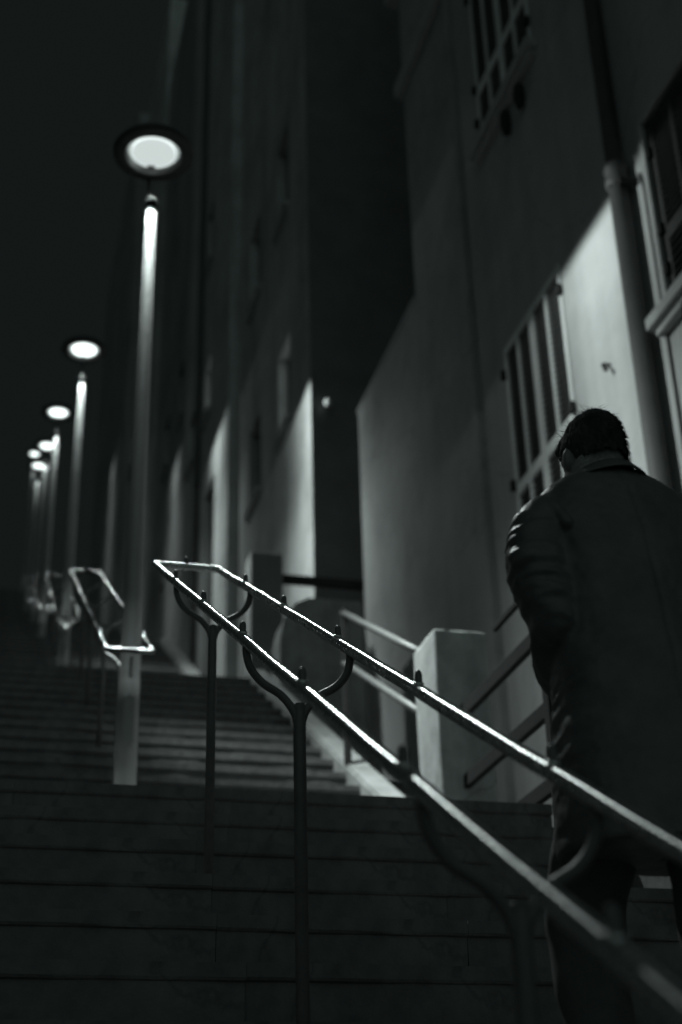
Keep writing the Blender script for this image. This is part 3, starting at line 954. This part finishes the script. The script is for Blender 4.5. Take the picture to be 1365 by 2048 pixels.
# stand collar of the coat: a thick open band round the neck
def band(cx, cy, z0, z1, r0x, r0y, r1x, r1y, th, tilt, n=48, name='collar'):
    bm = bmesh.new()
    rows = []
    secs = [(0, 0.0), (0.25, 0.0), (0.6, 0.0), (0.92, 0.0), (1.0, 0.3), (0.97, 0.8), (0.5, 1.0), (0, 1.0)]
    for k in range(n):
        a = 2 * math.pi * k / n
        row = []
        for (t_, o_) in secs:
            rx = r0x + (r1x - r0x) * t_ - th * o_
            ry = r0y + (r1y - r0y) * t_ - th * o_
            wob = 0.0025 * math.sin(5 * a + 2) * t_
            x, y = (rx + wob) * math.cos(a), (ry + wob) * math.sin(a)
            z = z0 + (z1 - z0) * t_ - tilt * (y + 0.08)
            row.append(bm.verts.new((cx + x, cy + y, z)))
        rows.append(row)
    m_ = len(secs)
    for k in range(n):
        a, b = rows[k], rows[(k + 1) % n]
        for j in range(m_):
            bm.faces.new((a[j], b[j], b[(j + 1) % m_], a[(j + 1) % m_]))
    return mesh_of(bm, name, True)
obj('coat_collar', band(-0.004, 0.070, 1.500, 1.553, 0.098, 0.094, 0.079, 0.082, 0.010, 0.36), M['coat'], man)
obj('coat_collar', band(-0.004, 0.067, 1.543, 1.506, 0.086, 0.088, 0.112, 0.112, 0.006, 0.36), M['coat'], man)
c_ = obj('shirt_collar', band(-0.006, 0.084, 1.535, 1.598, 0.075, 0.073, 0.0695, 0.071, 0.006, 0.40), M['knit'], man)
tag(c_, 'lighter knitted collar showing above the coat')

# --- trousers
bm = bmesh.new()
add_loft(bm, [(0, -0.01, 0.79, 0.165, 0.115), (0, -0.01, 0.90, 0.17, 0.12), (0, 0.0, 1.00, 0.16, 0.11)], 28, 2.2)
add_limb(bm, [(-0.088, 0.0, 0.84), (-0.098, 0.19, 0.60), (-0.103, 0.17, 0.36), (-0.103, 0.20, 0.16)], [0.098, 0.082, 0.070, 0.062], 7, 18)
add_limb(bm, [(0.095, -0.01, 0.84), (0.100, 0.01, 0.44), (0.100, -0.06, 0.18), (0.100, -0.115, -0.02)], [0.098, 0.078, 0.070, 0.062], 7, 18)
obj('trousers', fused(bm, 0.009, 4, 'trousers', lambda p: 0.007 * mnoise.noise(Vector((p.x * 9, p.y * 9, p.z * 16)))), M['trousers'], man)
for (x, y, z) in ((-0.105, 0.235, 0.073), (0.098, -0.09, -0.116)):
    bm = bmesh.new()
    add_loft(bm, [(x, y + 0.05, z + 0.004, 0.043, 0.135), (x, y + 0.05, z + 0.03, 0.046, 0.138), (x, y + 0.035, z + 0.06, 0.042, 0.115), (x, y - 0.02, z + 0.09, 0.038, 0.06), (x, y - 0.03, z + 0.13, 0.037, 0.045)], 20, 2.2)
    obj('shoe', fused(bm, 0.007, 2, 'shoe'), M['shoe'], man)

# --- hair: close cropped cap plus loose strands
bm = bmesh.new()
add_ball(bm, LOCAL((0, -0.017, 0.026)), 0.0965, (0.745, 1.02, 0.915), TILT)
add_ball(bm, LOCAL((0, -0.052, -0.026)), 0.058, (1.02, 0.80, 1.0), TILT)
add_ball(bm, LOCAL((-0.006, 0.032, 0.072)), 0.050, (1.15, 1.1, 0.62), TILT)
capm = fused(bm, 0.005, 3, 'hair', lambda p: 0.004 * mnoise.noise(p * 40) + 0.0022 * mnoise.noise(p * 110))
bmc = bmesh.new(); bmc.from_mesh(capm)
inv = TILT.inverted()
kill = []
for v_ in bmc.verts:
    q = inv @ (v_.co - HEAD)
    if q.y > 0.060 + 0.25 * (q.z - 0.06) and q.z < 0.070: kill.append(v_)
    elif q.z < -0.051 + 0.010 * mnoise.noise(v_.co * 70) + 0.006 * mnoise.noise(v_.co * 160): kill.append(v_)
    elif abs(q.x) > 0.040 and (((q.y + 0.006) / 0.020) ** 2 + ((q.z + 0.014) / 0.028) ** 2 < 1.0 or (q.z < 0.012 + 0.01 * mnoise.noise(v_.co * 50) and q.y > 0.014) or (q.z < -0.030 and q.y > -0.02)): kill.append(v_)
bmesh.ops.delete(bmc, geom=kill, context='VERTS')
surf = [(v_.co.copy(), v_.normal.copy()) for v_ in bmc.verts]
bmc.to_mesh(capm); bmc.free()
hair = obj('hair', capm, M['hair'], man)
bm = bmesh.new()
rnd = random.Random(3)
for k in range(4200):
    p, n_ = surf[rnd.randrange(len(surf))]
    q = inv @ (p - HEAD)
    flow = Vector((q.x * 2.0, -0.35, -0.9)) if q.z < 0.07 else Vector((q.x * 3 + rnd.uniform(-0.5, 0.5), 0.55 + rnd.uniform(-0.6, 0.6), 0.05))
    flow = (TILT @ flow).normalized()
    up_ = 0.10 if q.z < 0.07 else 0.45
    if q.x < -0.045 or q.y > 0.045: continue
    if abs(q.x) > 0.05 or q.y > 0.03: up_ = 0.02
    if q.z < 0.03 and q.y > 0.0: continue
    if q.z < -0.030: up_ = 0.22
    L_ = rnd.uniform(0.010, 0.020) if q.z < 0.06 else rnd.uniform(0.012, 0.034)
    d_ = (flow + n_ * (up_ + rnd.uniform(-0.05, 0.2))).normalized()
    sd = d_.cross(n_).normalized() * 0.0007
    a, b = p - n_ * 0.001, p + d_ * L_ * 0.55 + n_ * 0.0005
    e = b + (d_ + flow * 0.8).normalized() * L_ * 0.5
    v1, v2, v3, v4, v5 = (bm.verts.new(a - sd), bm.verts.new(a + sd), bm.verts.new(b + sd * 0.8), bm.verts.new(b - sd * 0.8), bm.verts.new(e))
    bm.faces.new((v1, v2, v3, v4)); bm.faces.new((v4, v3, v5))
st_ = obj('hair_strands', mesh_of(bm, 'hair_strands'), M['hair'], hair)
st_['kind'] = 'stuff'
